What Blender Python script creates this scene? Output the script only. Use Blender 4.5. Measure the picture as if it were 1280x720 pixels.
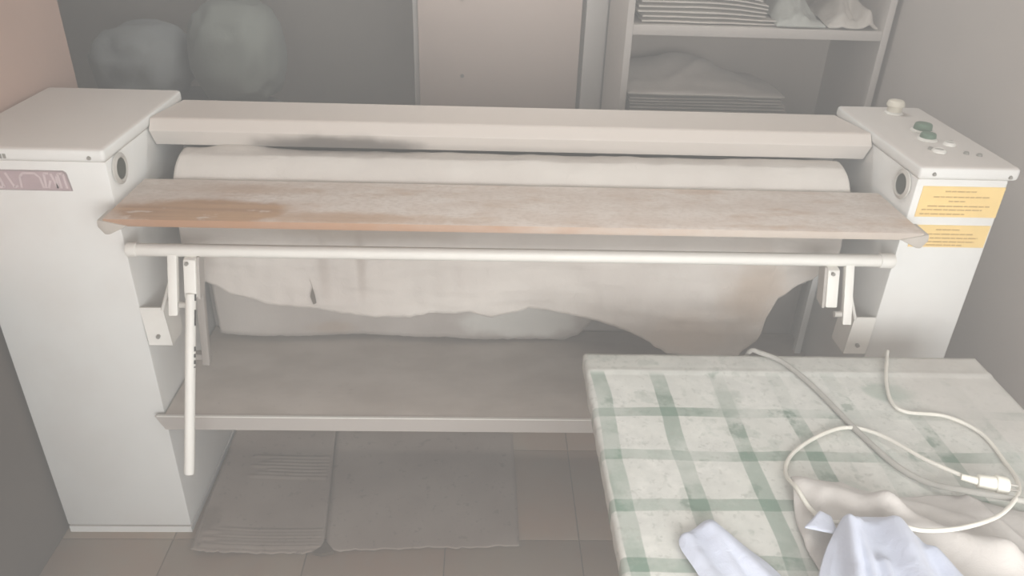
import bpy, bmesh, math, random
from mathutils import Vector, Matrix, noise
random.seed(7)
S = bpy.context.scene
C = S.collection
for o in list(bpy.data.objects): bpy.data.objects.remove(o)

# ------------------------------------------------------------------ camera
cam_d = bpy.data.cameras.new('camera'); cam = bpy.data.objects.new('camera', cam_d); C.objects.link(cam); S.camera = cam
cam_d.sensor_fit = 'HORIZONTAL'; cam_d.sensor_width = 36.0; cam_d.lens = 969.8 / 1280 * 36.0; cam_d.clip_start = 0.02
def set_cam(loc, yaw, pitch, roll):
    fwd = Vector((math.sin(yaw)*math.cos(pitch), math.cos(yaw)*math.cos(pitch), -math.sin(pitch)))
    right = Vector((math.cos(yaw), -math.sin(yaw), 0)); up = right.cross(fwd)
    r2 = math.cos(roll)*right + math.sin(roll)*up; u2 = -math.sin(roll)*right + math.cos(roll)*up
    m = Matrix((r2, u2, -fwd)).transposed().to_4x4(); m.translation = loc
    cam.matrix_world = m
set_cam(Vector((-0.0716, -1.5542, 1.6579)), 0.0414, 0.5106, 0.0352)

# ------------------------------------------------------------------ light
world = bpy.data.worlds.new('world'); S.world = world; world.use_nodes = True
world.node_tree.nodes['Background'].inputs[0].default_value = (0.80, 0.86, 0.95, 1)
world.node_tree.nodes['Background'].inputs[1].default_value = 0.5
# dust haze that fills the air of the room
vs = world.node_tree.nodes.new('ShaderNodeVolumeScatter'); vs.inputs['Color'].default_value = (0.975, 0.955, 0.93, 1)
vs.inputs['Density'].default_value = 0.24; vs.inputs['Anisotropy'].default_value = 0.25
world.node_tree.links.new(vs.outputs[0], world.node_tree.nodes['World Output'].inputs['Volume'])
def area(name, loc, rot, sx, sy, power, col):
    d = bpy.data.lights.new(name, 'AREA'); d.shape = 'RECTANGLE'; d.size = sx; d.size_y = sy; d.energy = power; d.color = col
    o = bpy.data.objects.new(name, d); C.objects.link(o); o.location = loc; o.rotation_euler = rot; return o
area('window_daylight', (0.38, -2.62, 1.38), (math.radians(88), 0, math.radians(6)), 1.5, 1.1, 133, (1.0, 0.99, 0.97))
area('added_tube_light', (0.1, 0.95, 2.50), (0, 0, 0), 1.2, 0.25, 23, (1.0, 0.99, 0.965))  # unseen lamp added to light the hood top, cabinet tops and background haze
S.view_settings.view_transform = 'Standard'; S.view_settings.look = 'None'
S.view_settings.exposure = 0.0; S.view_settings.gamma = 1.0; S.view_settings.use_curve_mapping = False

# ------------------------------------------------------------------ materials
def srgb(r, g, b):
    f = lambda c: c/12.92 if c <= 0.04045 else ((c+0.055)/1.055)**2.4
    return (f(r/255), f(g/255), f(b/255), 1)
class NT:
    def __init__(s, name):
        s.m = bpy.data.materials.new(name); s.m.use_nodes = True; s.t = s.m.node_tree; s.n = s.t.nodes
        s.b = s.n['Principled BSDF']; s._pos = None
    def link(s, a, b): s.t.links.new(a, b)
    def pos(s):
        if not s._pos: s._pos = s.n.new('ShaderNodeNewGeometry')
        return s._pos.outputs['Position']
    def setv(s, sock, v):
        if hasattr(v, 'is_output'): s.link(v, sock)
        else: sock.default_value = v
    def math(s, op, a, b=None, c=None):
        k = s.n.new('ShaderNodeMath'); k.operation = op
        for i, v in enumerate((a, b, c)):
            if v is not None: s.setv(k.inputs[i], v)
        return k.outputs[0]
    def vmath(s, op, a, b=None):
        k = s.n.new('ShaderNodeVectorMath'); k.operation = op
        s.setv(k.inputs[0], a)
        if b is not None: s.setv(k.inputs[1], b)
        return k.outputs['Value'] if op in ('LENGTH', 'DISTANCE', 'DOT_PRODUCT') else k.outputs['Vector']
    def noise(s, scale, detail=4, stretch=(1, 1, 1), rough=0.55, dist=0.0):
        k = s.n.new('ShaderNodeTexNoise'); k.inputs['Scale'].default_value = scale; k.inputs['Detail'].default_value = detail
        k.inputs['Roughness'].default_value = rough; k.inputs['Distortion'].default_value = dist
        s.link(s.vmath('MULTIPLY', s.pos(), stretch), k.inputs['Vector'])
        return k.outputs['Fac']
    def ramp(s, v, a, b, lo=0.0, hi=1.0):
        k = s.n.new('ShaderNodeMapRange'); k.interpolation_type = 'SMOOTHSTEP'
        s.setv(k.inputs[0], v); k.inputs[1].default_value = a; k.inputs[2].default_value = b
        k.inputs[3].default_value = lo; k.inputs[4].default_value = hi
        return k.outputs[0]
    def mix(s, f, a, b):
        k = s.n.new('ShaderNodeMix'); k.data_type = 'RGBA'
        s.setv(k.inputs[0], f); s.setv(k.inputs[6], a); s.setv(k.inputs[7], b)
        return k.outputs[2]
    def spot(s, c, r, soft=0.5, wob=0.5, wscale=14):
        d = s.vmath('LENGTH', s.vmath('DIVIDE', s.vmath('SUBTRACT', s.pos(), c), r))
        n = s.noise(wscale, 4)
        d = s.math('ADD', d, s.math('MULTIPLY', s.math('SUBTRACT', n, 0.5), wob*2))
        return s.ramp(d, 1.0, 1.0-soft)if False else s.math('SUBTRACT', 1.0, s.ramp(d, 1.0-soft, 1.0))
    def up(s):
        s.pos(); k = s.n.new('ShaderNodeSeparateXYZ'); s.link(s._pos.outputs['Normal'], k.inputs[0]); return k.outputs['Z']
    def bump(s, h, strength=0.2, dist=0.01):
        k = s.n.new('ShaderNodeBump'); k.inputs['Strength'].default_value = strength; k.inputs['Distance'].default_value = dist
        s.link(h, k.inputs['Height']); s.link(k.outputs[0], s.b.inputs['Normal'])
    def done(s, col, rough=0.6, spec=0.3, metal=0.0):
        s.setv(s.b.inputs['Base Color'], col); s.setv(s.b.inputs['Roughness'], rough)
        s.b.inputs['Specular IOR Level'].default_value = spec; s.b.inputs['Metallic'].default_value = metal
        return s.m
def simple(name, col, rough=0.6, var=0.06, scale=6, spec=0.3, bump=0.0, bscale=120):
    t = NT(name); n = t.noise(scale, 5)
    dark = tuple(c*(1-2*var) for c in col[:3]) + (1,)
    c = t.mix(t.ramp(n, 0.3, 0.7), dark, col)
    if bump: t.bump(t.noise(bscale, 3), bump, 0.004)
    return t.done(c, rough, spec)
def dusty(name, col, dustcol, rough=0.45, amount=0.9, side=0.12, bump=0.03):
    """painted sheet metal with dust that has settled on what faces up"""
    t = NT(name); n = t.noise(5, 5); n2 = t.noise(42, 4)
    topm = t.math('MULTIPLY', t.ramp(t.up(), 0.35, 0.85), t.ramp(n, 0.15, 0.55, amount*0.8, amount))
    sidem = t.math('MULTIPLY', t.ramp(t.math('ADD', n, t.math('MULTIPLY', n2, 0.25)), 0.5, 0.85), side*2)
    f = t.math('MAXIMUM', topm, sidem)
    t.bump(n2, bump, 0.004)
    return t.done(t.mix(f, col, dustcol), t.math('ADD', rough, t.math('MULTIPLY', f, 0.4)), 0.35)
M = {}
M['white'] = dusty('white_paint', srgb(230, 230, 226), srgb(206, 198, 190))
M['white_clean'] = dusty('white_rail_paint', srgb(236, 234, 227), srgb(205, 199, 190), amount=0.5)
M['grey_metal'] = dusty('dim_sheet_metal', srgb(176, 170, 163), srgb(160, 151, 142))
M['chrome'] = simple('ring_metal', srgb(196, 192, 184), 0.35, 0.05, 20, 0.5)
M['dark'] = simple('dark_plug', srgb(70, 72, 62), 0.8, 0.1, 30)
M['black'] = simple('black_mark', srgb(60, 58, 55), 0.8, 0.1, 30)
M['screw'] = simple('screw_metal', srgb(150, 146, 138), 0.5, 0.1, 30)
M['green_btn'] = simple('green_button', srgb(98, 124, 102), 0.5, 0.12, 40)
M['cream_btn'] = simple('cream_button', srgb(216, 209, 192), 0.5, 0.05, 30)
M['yellow'] = simple('yellow_label', srgb(246, 213, 140), 0.6, 0.05, 9)
M['label_ink'] = simple('label_ink', srgb(196, 160, 96), 0.7, 0.08, 60)
M['plate'] = simple('mauve_nameplate', srgb(184, 164, 166), 0.5, 0.05, 30)
M['plate_letter'] = simple('pale_plate_letters', srgb(212, 196, 196), 0.5, 0.04, 30)
M['plate_border'] = simple('plate_border', srgb(162, 148, 148), 0.5, 0.04, 30)
# hood: white with a soot smear along the lower lip
def hood_mat():
    t = NT('hood_paint'); n = t.noise(5, 5); n2 = t.noise(60, 4)
    top = t.math('MULTIPLY', t.ramp(t.up(), 0.35, 0.85), t.ramp(n, 0.2, 0.6, 0.75, 0.95))
    c = t.mix(top, srgb(212, 205, 197), srgb(206, 195, 185))
    low = t.spot((-0.43, 0.235, 1.030), (0.27, 0.10, 0.046), 0.6, 0.22, 18)
    low2 = t.spot((0.02, 0.235, 1.028), (0.55, 0.06, 0.022), 0.9, 0.3, 9)
    c = t.mix(t.math('MULTIPLY', low, 0.85), c, srgb(104, 97, 91)); c = t.mix(t.math('MULTIPLY', low2, 0.35), c, srgb(150, 140, 130))
    t.bump(n2, 0.03, 0.004)
    return t.done(c, 0.55, 0.3)
M['hood'] = hood_mat()
def tray_mat():
    t = NT('dusty_tray'); n = t.noise(7, 6, (1, 1.6, 1)); n2 = t.noise(70, 3)
    top = t.ramp(t.up(), 0.4, 0.8)
    c = t.mix(t.ramp(n, 0.3, 0.7), srgb(184, 173, 162), srgb(200, 190, 180))
    c = t.mix(t.ramp(n2, 0.66, 0.75, 0, 0.35), c, srgb(135, 124, 114))
    c = t.mix(top, srgb(186, 179, 172), c)
    t.bump(n2, 0.1, 0.004); return t.done(c, 0.85, 0.15)
M['tray'] = tray_mat()
def board_mat():
    t = NT('dusty_wood_board')
    grain = t.noise(9, 6, (0.35, 7, 7), 0.6, 0.6)
    wood = t.mix(t.ramp(grain, 0.3, 0.7), srgb(156, 115, 76), srgb(178, 139, 97))
    n = t.noise(7, 7, (0.55, 1.6, 1), 0.62); n2 = t.noise(32, 5, (0.5, 1.3, 1))
    dust = t.mix(t.ramp(t.noise(20, 5, (0.5, 1, 1)), 0.3, 0.7), srgb(200, 185, 173), srgb(214, 204, 195))
    bare = t.ramp(t.math('ADD', t.math('MULTIPLY', n, 0.7), t.math('MULTIPLY', n2, 0.3)), 0.50, 0.62, 0, 0.36)
    s1 = t.spot((-0.66, -0.055, 0.98), (0.24, 0.075, 0.1), 0.35, 0.45, 9)
    s2 = t.spot((-0.36, -0.075, 0.98), (0.26, 0.045, 0.1), 0.6, 0.5, 11)
    s3 = t.spot((-0.60, 0.07, 0.98), (0.16, 0.05, 0.1), 0.7, 0.4, 12)
    chip = t.math('MULTIPLY', t.ramp(t.noise(26, 4, (0.45, 1, 1)), 0.62, 0.68), 0.75)
    s1 = t.math('MULTIPLY', s1, t.math('SUBTRACT', 1.0, chip))
    f = t.math('MAXIMUM', t.math('MULTIPLY', s1, 0.88), t.math('MAXIMUM', bare, t.math('MAXIMUM', t.math('MULTIPLY', s2, 0.6), t.math('MULTIPLY', s3, 0.35))))
    gr = t.noise(140, 4, (0.7, 1, 1)); dust = t.mix(t.ramp(gr, 0.42, 0.66, 0, 0.45), dust, srgb(180, 163, 148))
    c = t.mix(f, dust, wood)
    front = t.math('SUBTRACT', 1.0, t.ramp(t.up(), 0.3, 0.7))
    sx = t.n.new('ShaderNodeSeparateXYZ'); t.link(t.pos(), sx.inputs[0])
    edge = t.mix(t.ramp(t.math('ADD', sx.outputs['X'], t.math('MULTIPLY', n2, 0.9)), 0.1, 1.0), srgb(170, 130, 100), srgb(190, 178, 166))
    c = t.mix(t.math('MULTIPLY', front, 0.85), c, edge)
    t.bump(t.math('ADD', n2, grain), 0.12, 0.004)
    return t.done(c, 0.75, 0.2)
M['board'] = board_mat()
M['board_cap'] = simple('grey_end_cap', srgb(186, 178, 168), 0.8, 0.06, 20)
def fabric(name, col, col2, stains=(), scale=5, bump=0.12):
    t = NT(name); n = t.noise(scale, 6); w = t.noise(300, 2)
    c = t.mix(t.ramp(n, 0.35, 0.7), col2, col)
    for ctr, r, k, a, soft in stains: c = t.mix(t.math('MULTIPLY', t.spot(ctr, r, soft, 0.45, 12), a), c, k)
    t.bump(t.math('ADD', t.math('MULTIPLY', w, 0.15), t.noise(38, 5, (1, 1, 1), 0.6, 1.2)), bump*2.2, 0.006)
    t.b.inputs['Sheen Weight'].default_value = 0.15
    return t.done(c, 0.95, 0.1)
M['roller_cloth'] = fabric('roller_cover', srgb(192, 185, 175), srgb(184, 176, 166))
M['hang_cloth'] = fabric('hanging_cloth', srgb(214, 208, 200), srgb(205, 198, 190), (
    ((0.60, 0.11, 0.72), (0.12, 0.1, 0.16), srgb(186, 168, 150), 0.75, 0.8),
    ((0.46, 0.11, 0.60), (0.16, 0.1, 0.09), srgb(198, 182, 166), 0.5, 0.8),
    ((-0.46, 0.11, 0.76), (0.022, 0.1, 0.12), srgb(176, 166, 156), 0.7, 0.8),
    ((-0.37, 0.11, 0.78), (0.018, 0.1, 0.14), srgb(176, 166, 156), 0.7, 0.8),
    ((-0.55, 0.11, 0.72), (0.30, 0.1, 0.12), srgb(204, 195, 187), 0.4, 0.8),
    ((-0.35, 0.11, 0.865), (0.35, 0.1, 0.03), srgb(182, 168, 152), 0.5, 0.7)))
M['rear_cloth'] = fabric('rear_cloth', srgb(196, 188, 180), srgb(180, 171, 163), (
    ((0.05, 0.33, 0.49), (0.22, 0.1, 0.07), srgb(228, 226, 218), 0.85, 0.5),
    ((-0.50, 0.33, 0.46), (0.10, 0.1, 0.03), srgb(172, 150, 128), 0.4, 0.7)))
M['sheet'] = fabric('folded_sheet_cotton', srgb(214, 208, 198), srgb(200, 192, 182))
M['sheet_dusty'] = fabric('dusty_sheet_cotton', srgb(196, 188, 179), srgb(184, 175, 166))
M['sheet_green'] = fabric('pale_green_grey_sheet', srgb(196, 199, 190), srgb(182, 182, 174))
M['bundle'] = fabric('bundle_cotton', srgb(168, 170, 168), srgb(156, 157, 152))
M['bundle_green'] = fabric('bundle_green', srgb(160, 164, 154), srgb(150, 152, 142))
M['grey_cloth'] = fabric('beige_grey_cloth', srgb(196, 192, 187), srgb(184, 179, 174), scale=4)
M['blue_cloth'] = fabric('blue_white_cloth', srgb(203, 209, 224), srgb(192, 198, 214), scale=4)
M['wall'] = simple('grey_wall_plaster', srgb(194, 185, 177), 0.9, 0.03, 3, 0.1, 0.06, 60)
def wall_left_mat():
    t = NT('two_tone_wall'); sx = t.n.new('ShaderNodeSeparateXYZ'); t.link(t.pos(), sx.inputs[0])
    n = t.noise(3, 5)
    low = t.mix(t.ramp(n, 0.3, 0.7), srgb(86, 76, 68), srgb(96, 86, 77))
    hi = t.mix(t.ramp(n, 0.3, 0.7), srgb(182, 154, 139), srgb(188, 160, 145))
    t.bump(t.noise(60, 3), 0.06, 0.004)
    return t.done(t.mix(t.ramp(sx.outputs['Z'], 0.80, 0.81), low, hi), 0.85, 0.15)  # wall colour switches from dark grey-brown below to pinkish above
M['wall_left'] = wall_left_mat()
M['wall_dark'] = simple('dim_alcove_plaster', srgb(226, 214, 200), 0.9, 0.04, 3, 0.1, 0.06, 60)
M['ceiling'] = simple('white_ceiling', srgb(225, 222, 215), 0.9, 0.02, 3, 0.1)
M['door'] = simple('pinkish_door_laminate', srgb(210, 192, 180), 0.6, 0.03, 2, 0.25)
M['trim'] = simple('pale_grey_trim', srgb(204, 198, 191), 0.7, 0.03, 3, 0.2)
M['gap'] = simple('joint_shadow_grey', srgb(120, 112, 104), 0.9, 0.05, 10, 0.1)
M['shelf'] = simple('dusty_shelf_board', srgb(202, 194, 186), 0.75, 0.03, 4, 0.2)
M['shelf_back'] = simple('shelf_back_board', srgb(192, 180, 168), 0.85, 0.05, 3, 0.15)
M['grout'] = simple('floor_grout', srgb(122, 107, 94), 0.95, 0.08, 20, 0.1)
def tile_mat():
    t = NT('beige_floor_tile'); n = t.noise(4, 6); n2 = t.noise(26, 5)
    c = t.mix(t.ramp(n, 0.35, 0.65), srgb(150, 124, 104), srgb(150, 134, 116))
    c = t.mix(t.ramp(n2, 0.5, 0.72, 0, 0.5), c, srgb(146, 132, 118))
    t.bump(n2, 0.05, 0.003)
    return t.done(c, 0.6, 0.3)
M['tile'] = tile_mat()
def cardboard_mat():
    t = NT('grey_dusty_cardboard'); n = t.noise(5, 6); n2 = t.noise(38, 4)
    c = t.mix(t.ramp(n, 0.3, 0.7), srgb(140, 125, 114), srgb(154, 141, 130))
    c = t.mix(t.ramp(n2, 0.62, 0.69, 0, 0.55), c, srgb(100, 88, 76)); c = t.mix(t.ramp(t.noise(110, 3), 0.64, 0.70, 0, 0.5), c, srgb(98, 86, 76)); c = t.mix(t.math('MULTIPLY', t.spot((-.86, .28, 0), (.03, .05, .1), .5, .7, 30), .8), c, srgb(110, 96, 84)); c = t.mix(t.math('MULTIPLY', t.spot((-.82, .04, 0), (.03, .06, .1), .5, .7, 30), .7), c, srgb(116, 102, 90))
    t.bump(n2, 0.15, 0.004); return t.done(c, 0.95, 0.1)
M['cardboard'] = cardboard_mat()
M['cardboard_core'] = simple('torn_cardboard_core', srgb(96, 82, 68), 0.95, 0.12, 40, 0.1)
def oilcloth_mat():
    t = NT('green_plaid_oilcloth'); sx = t.n.new('ShaderNodeSeparateXYZ')
    wob = t.n.new('ShaderNodeTexNoise'); wob.inputs['Scale'].default_value = 5; wob.inputs['Detail'].default_value = 2
    t.link(t.pos(), wob.inputs['Vector'])
    p = t.vmath('ADD', t.pos(), t.vmath('MULTIPLY', t.vmath('SUBTRACT', wob.outputs['Color'], (0.5, 0.5, 0.5)), (0.02, 0.02, 0)))
    t.link(p, sx.inputs[0])
    def bands(v, off, per, w):
        d = t.math('ABSOLUTE', t.math('SUBTRACT', t.math('FRACT', t.math('DIVIDE', t.math('SUBTRACT', v, off - per/2), per)), 0.5))
        return t.math('SUBTRACT', 1.0, t.ramp(d, w/per/2 - 0.012, w/per/2 + 0.012))
    bx = bands(sx.outputs['X'], 0.160, 0.1180, 0.030); by = t.math('MULTIPLY', t.math('SUBTRACT', 1.0, t.ramp(sx.outputs['Y'], -.34, -.335)), bands(sx.outputs['Y'], -0.405, 0.1190, 0.026))
    cellx = t.math('MULTIPLY', t.ramp(sx.outputs['Y'], -0.285, -0.272), 1.0)
    sep = t.math('MULTIPLY', t.math('ADD', bx, by), t.math('SUBTRACT', 1.0, cellx))
    n = t.noise(3.2, 6, (1, 1, 1), 0.6); n2 = t.noise(22, 6, (1, 1, 1), 0.65); n3 = t.noise(90, 3)
    n4 = t.noise(11, 5)
    vis = t.ramp(t.math('ADD', t.math('MULTIPLY', n, 0.75), t.math('MULTIPLY', n2, 0.25)), 0.42, 0.58, 0.16, 0.95)
    left = t.ramp(sx.outputs['X'], 0.17, 0.48, 0.35, 0.0)
    vis = t.math('MINIMUM', 1.0, t.math('ADD', vis, left))
    base = t.mix(t.ramp(n2, 0.35, 0.7), srgb(198, 199, 193), srgb(218, 218, 212))
    base = t.mix(t.ramp(n, 0.4, 0.6, 0, 0.5), base, srgb(200, 201, 193))
    c = t.mix(t.math('MULTIPLY', t.math('MULTIPLY', sep, vis), 0.66), base, srgb(112, 136, 120))
    wet = t.math('MULTIPLY', t.ramp(t.math('ADD', t.math('MULTIPLY', n4, 0.65), t.math('MULTIPLY', n2, 0.35)), 0.56, 0.64), t.math('ADD', 0.26, t.math('MULTIPLY', sep, 0.3)))
    c = t.mix(wet, c, srgb(98, 122, 106))
    c = t.mix(t.math('MULTIPLY', t.spot((0.735, -0.335, 0.75), (0.07, 0.035, 0.1), 0.5, 0.6, 16), 0.45), c, srgb(112, 140, 122))
    c = t.mix(t.math('MULTIPLY', t.spot((0.40, -0.37, 0.75), (0.04, 0.05, 0.1), 0.5, 0.8, 22), 0.35), c, srgb(128, 144, 130))
    c = t.mix(t.ramp(n3, 0.58, 0.70, 0, 0.35), c, srgb(150, 152, 143))
    c = t.mix(t.ramp(t.noise(48, 4), 0.58, 0.68, 0, 0.3), c, srgb(140, 150, 138))
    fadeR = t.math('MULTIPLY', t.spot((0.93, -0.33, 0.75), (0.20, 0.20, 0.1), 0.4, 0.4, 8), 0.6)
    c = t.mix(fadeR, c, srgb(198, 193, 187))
    t.bump(t.math('ADD', n2, t.math('MULTIPLY', n3, 0.4)), 0.10, 0.004)
    return t.done(c, 0.6, 0.3)
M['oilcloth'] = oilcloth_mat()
M['table'] = simple('table_white', srgb(222, 219, 210), 0.6, 0.04, 6, 0.25)
M['leg'] = simple('table_leg_grey', srgb(150, 146, 140), 0.6, 0.05, 10, 0.3)
M['cable_white'] = simple('white_cable', srgb(222, 219, 209), 0.6, 0.04, 30, 0.3)
M['cable_grey'] = simple('dusty_grey_cable', srgb(172, 170, 163), 0.8, 0.06, 30, 0.2)
M['plug'] = simple('white_plug', srgb(240, 238, 226), 0.5, 0.03, 30, 0.35)
M['pin'] = simple('plug_pin_metal', srgb(176, 172, 164), 0.35, 0.03, 30, 0.5)
def emit(name, col, k):
    t = NT(name); t.b.inputs['Emission Color'].default_value = col; t.b.inputs['Emission Strength'].default_value = k
    return t.done(col, 0.6)
M['tube'] = emit('added_lamp_tube', (1, .97, .92, 1), 3.0)
g = NT('window_glass'); g.b.inputs['Transmission Weight'].default_value = 1.0; M['glass'] = g.done((1, 1, 1, 1), 0.05)

# ------------------------------------------------------------------ mesh helpers (all coordinates in metres, world space)
def b_box(bm, x0, x1, y0, y1, z0, z1, bev=0.0, seg=2):
    t = bmesh.new(); bmesh.ops.create_cube(t, size=1.0)
    for v in t.verts: v.co = Vector(((x0+x1)/2 + v.co.x*(x1-x0), (y0+y1)/2 + v.co.y*(y1-y0), (z0+z1)/2 + v.co.z*(z1-z0)))
    if bev: bmesh.ops.bevel(t, geom=t.edges[:], offset=bev, segments=seg, profile=0.5, affect='EDGES')
    b_merge(bm, t)
def b_merge(bm, t):
    me = bpy.data.meshes.new('tmp'); t.to_mesh(me); t.free(); bm.from_mesh(me); bpy.data.meshes.remove(me)
def b_cyl(bm, a, b, r, seg=24, r2=None, bev=0.0):
    a = Vector(a); b = Vector(b); d = b-a; t = bmesh.new()
    bmesh.ops.create_cone(t, cap_ends=True, segments=seg, radius1=r, radius2=r if r2 is None else r2, depth=d.length)
    if bev:
        ed = [e for e in t.edges if abs(e.verts[0].co.z - e.verts[1].co.z) < 1e-6]
        bmesh.ops.bevel(t, geom=ed, offset=bev, segments=3, profile=0.5, affect='EDGES')
    q = Vector((0, 0, 1)).rotation_difference(d.normalized()).to_matrix().to_4x4(); q.translation = (a+b)/2
    bmesh.ops.transform(t, matrix=q, verts=t.verts); b_merge(bm, t)
def b_ring(bm, c, axis, r0, r1, th, seg=28):
    """flat washer centred at c"""
    t = bmesh.new(); rows = []
    for (r, h) in ((r0, 0), (r0, th), (r0+(r1-r0)*.3, th*1.3), (r1, th*.6), (r1, 0)):
        rows.append([t.verts.new((r*math.cos(2*math.pi*i/seg), r*math.sin(2*math.pi*i/seg), h)) for i in range(seg)])
    for k in range(len(rows)):
        a, b = rows[k], rows[(k+1) % len(rows)]
        for i in range(seg): t.faces.new((a[i], a[(i+1) % seg], b[(i+1) % seg], b[i]))
    q = Vector((0, 0, 1)).rotation_difference(Vector(axis)).to_matrix().to_4x4(); q.translation = Vector(c)
    bmesh.ops.transform(t, matrix=q, verts=t.verts); b_merge(bm, t)
def b_prism(bm, pts, vec, bev=0.0):
    """polygon (list of 3D points) extruded along vec"""
    t = bmesh.new(); vs = [t.verts.new(p) for p in pts]; f = t.faces.new(vs)
    r = bmesh.ops.extrude_face_region(t, geom=[f]); nv = [e for e in r['geom'] if isinstance(e, bmesh.types.BMVert)]
    bmesh.ops.translate(t, verts=nv, vec=Vector(vec)); bmesh.ops.recalc_face_normals(t, faces=t.faces)
    if bev: bmesh.ops.bevel(t, geom=t.edges[:], offset=bev, segments=2, profile=0.5, affect='EDGES')
    b_merge(bm, t)
def smooth_path(pts, n=8):
    P = [Vector(p) for p in pts]; out = []
    for i in range(len(P)-1):
        p0 = P[max(i-1, 0)]; p1 = P[i]; p2 = P[i+1]; p3 = P[min(i+2, len(P)-1)]
        for k in range(n):
            t = k/n
            out.append(0.5*((2*p1) + (-p0+p2)*t + (2*p0-5*p1+4*p2-p3)*t*t + (-p0+3*p1-3*p2+p3)*t**3))
    out.append(P[-1]); return out
def b_tube(bm, pts, r, seg=10):
    rows = []; up = Vector((0, 0, 1))
    for i, p in enumerate(pts):
        d = (pts[min(i+1, len(pts)-1)] - pts[max(i-1, 0)]).normalized()
        s = d.cross(up)
        if s.length < 1e-3: s = d.cross(Vector((0, 1, 0)))
        s.normalize(); u = s.cross(d)
        rows.append([bm.verts.new(p + r*(math.cos(2*math.pi*k/seg)*s + math.sin(2*math.pi*k/seg)*u)) for k in range(seg)])
    for a, b in zip(rows, rows[1:]):
        for k in range(seg): bm.faces.new((a[k], a[(k+1) % seg], b[(k+1) % seg], b[k]))
    bm.faces.new(rows[0][::-1]); bm.faces.new(rows[-1])
def b_sheet(bm, fn, nu, nv, th):
    """closed thin cloth: fn(u,v) -> point, thickened along its normal"""
    P = [[Vector(fn(i/nu, j/nv)) for j in range(nv+1)] for i in range(nu+1)]
    N = [[None]*(nv+1) for _ in range(nu+1)]
    for i in range(nu+1):
        for j in range(nv+1):
            a = P[min(i+1, nu)][j] - P[max(i-1, 0)][j]; b = P[i][min(j+1, nv)] - P[i][max(j-1, 0)]
            n = a.cross(b); N[i][j] = n.normalized() if n.length > 1e-9 else Vector((0, 0, 1))
    A = [[bm.verts.new(P[i][j] + N[i][j]*th/2) for j in range(nv+1)] for i in range(nu+1)]
    B = [[bm.verts.new(P[i][j] - N[i][j]*th/2) for j in range(nv+1)] for i in range(nu+1)]
    for i in range(nu):
        for j in range(nv):
            bm.faces.new((A[i][j], A[i+1][j], A[i+1][j+1], A[i][j+1])); bm.faces.new((B[i][j], B[i][j+1], B[i+1][j+1], B[i+1][j]))
    for i in range(nu):
        bm.faces.new((A[i][0], B[i][0], B[i+1][0], A[i+1][0])); bm.faces.new((A[i][nv], A[i+1][nv], B[i+1][nv], B[i][nv]))
    for j in range(nv):
        bm.faces.new((A[0][j], A[0][j+1], B[0][j+1], B[0][j])); bm.faces.new((A[nu][j], B[nu][j], B[nu][j+1], A[nu][j+1]))
WL = {}
def wloc(o): return WL.get(o.name, Vector((0, 0, 0))) if o else Vector((0, 0, 0))
def obj(name, bm, mat, parent=None, smooth=False, **props):
    if callable(bm): f = bm; bm = bmesh.new(); f(bm)
    bmesh.ops.recalc_face_normals(bm, faces=bm.faces)
    xs = [v.co for v in bm.verts]
    lo = Vector([min(c[i] for c in xs) for i in range(3)]); hi = Vector([max(c[i] for c in xs) for i in range(3)])
    org = Vector(((lo.x+hi.x)/2, (lo.y+hi.y)/2, lo.z))
    bmesh.ops.translate(bm, verts=bm.verts, vec=-org)
    me = bpy.data.meshes.new(name); bm.to_mesh(me); bm.free()
    if smooth:
        me.polygons.foreach_set('use_smooth', [True]*len(me.polygons))
        if smooth != 'all': me.set_sharp_from_angle(angle=math.radians(38))
    me.materials.append(M[mat]); o = bpy.data.objects.new(name, me); C.objects.link(o)
    if parent: o.parent = parent
    o.location = org - wloc(parent); WL[o.name] = org
    for k, v in props.items(): o[k] = v
    return o
def thing(name, loc, label, category, group=None, kind=None):
    o = bpy.data.objects.new(name, None); C.objects.link(o); o.location = loc; WL[o.name] = Vector(loc)
    o.empty_display_size = 0.05
    o['label'] = label; o['category'] = category
    if group: o['group'] = group
    return o
def box(name, mat, parent, *a, bev=0.0, **props):
    bm = bmesh.new(); b_box(bm, *a, bev=bev); return obj(name, bm, mat, parent, smooth=bool(bev), **props)
def struct(o, label=None):
    o['kind'] = 'structure'
    if label: o['label'] = label
    return o
def nz(x, y, z, s=1.0): return noise.noise(Vector((x*s, y*s, z*s)))
def interp(tab, x):
    if x <= tab[0][0]: return tab[0][1]
    for (a, b), (c, d) in zip(tab, tab[1:]):
        if x <= c: return b + (d-b)*(x-a)/(c-a)
    return tab[-1][1]

# ------------------------------------------------------------------ the room
XL, XR, YF, ZC = -1.206, 1.232, -2.7, 2.6
fl = struct(box('floor', 'grout', None, -2.7, XR+.12, YF-.12, 2.6, -0.12, -0.004), 'beige tiled floor of the laundry room')
TS, TX, TY, J = 0.37, -0.907, -0.023, 0.003
tile_cache = {}
for i in range(-2, 8):
    for j in range(-8, 8):
        x0 = max(TX + i*TS + J/2, XL+.001); x1 = min(TX + (i+1)*TS - J/2, XR-.001)
        y0 = max(TY + j*TS + J/2, YF+.001); y1 = min(TY + (j+1)*TS - J/2, 2.5)
        if x1-x0 < .02 or y1-y0 < .02: continue
        key = (round(x1-x0, 4), round(y1-y0, 4))
        if key not in tile_cache:
            o = box('tile', 'tile', fl, x0, x1, y0, y1, -0.006, 0.0, bev=0.0015); tile_cache[key] = o.data
        else:
            o = bpy.data.objects.new('tile', tile_cache[key]); C.objects.link(o); o.parent = fl
            o.location = Vector(((x0+x1)/2, (y0+y1)/2, -0.006)) - wloc(fl)
struct(box('ceiling', 'ceiling', None, -2.7, XR+.12, YF-.12, 2.6, ZC, ZC+.1), 'white ceiling')
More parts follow.
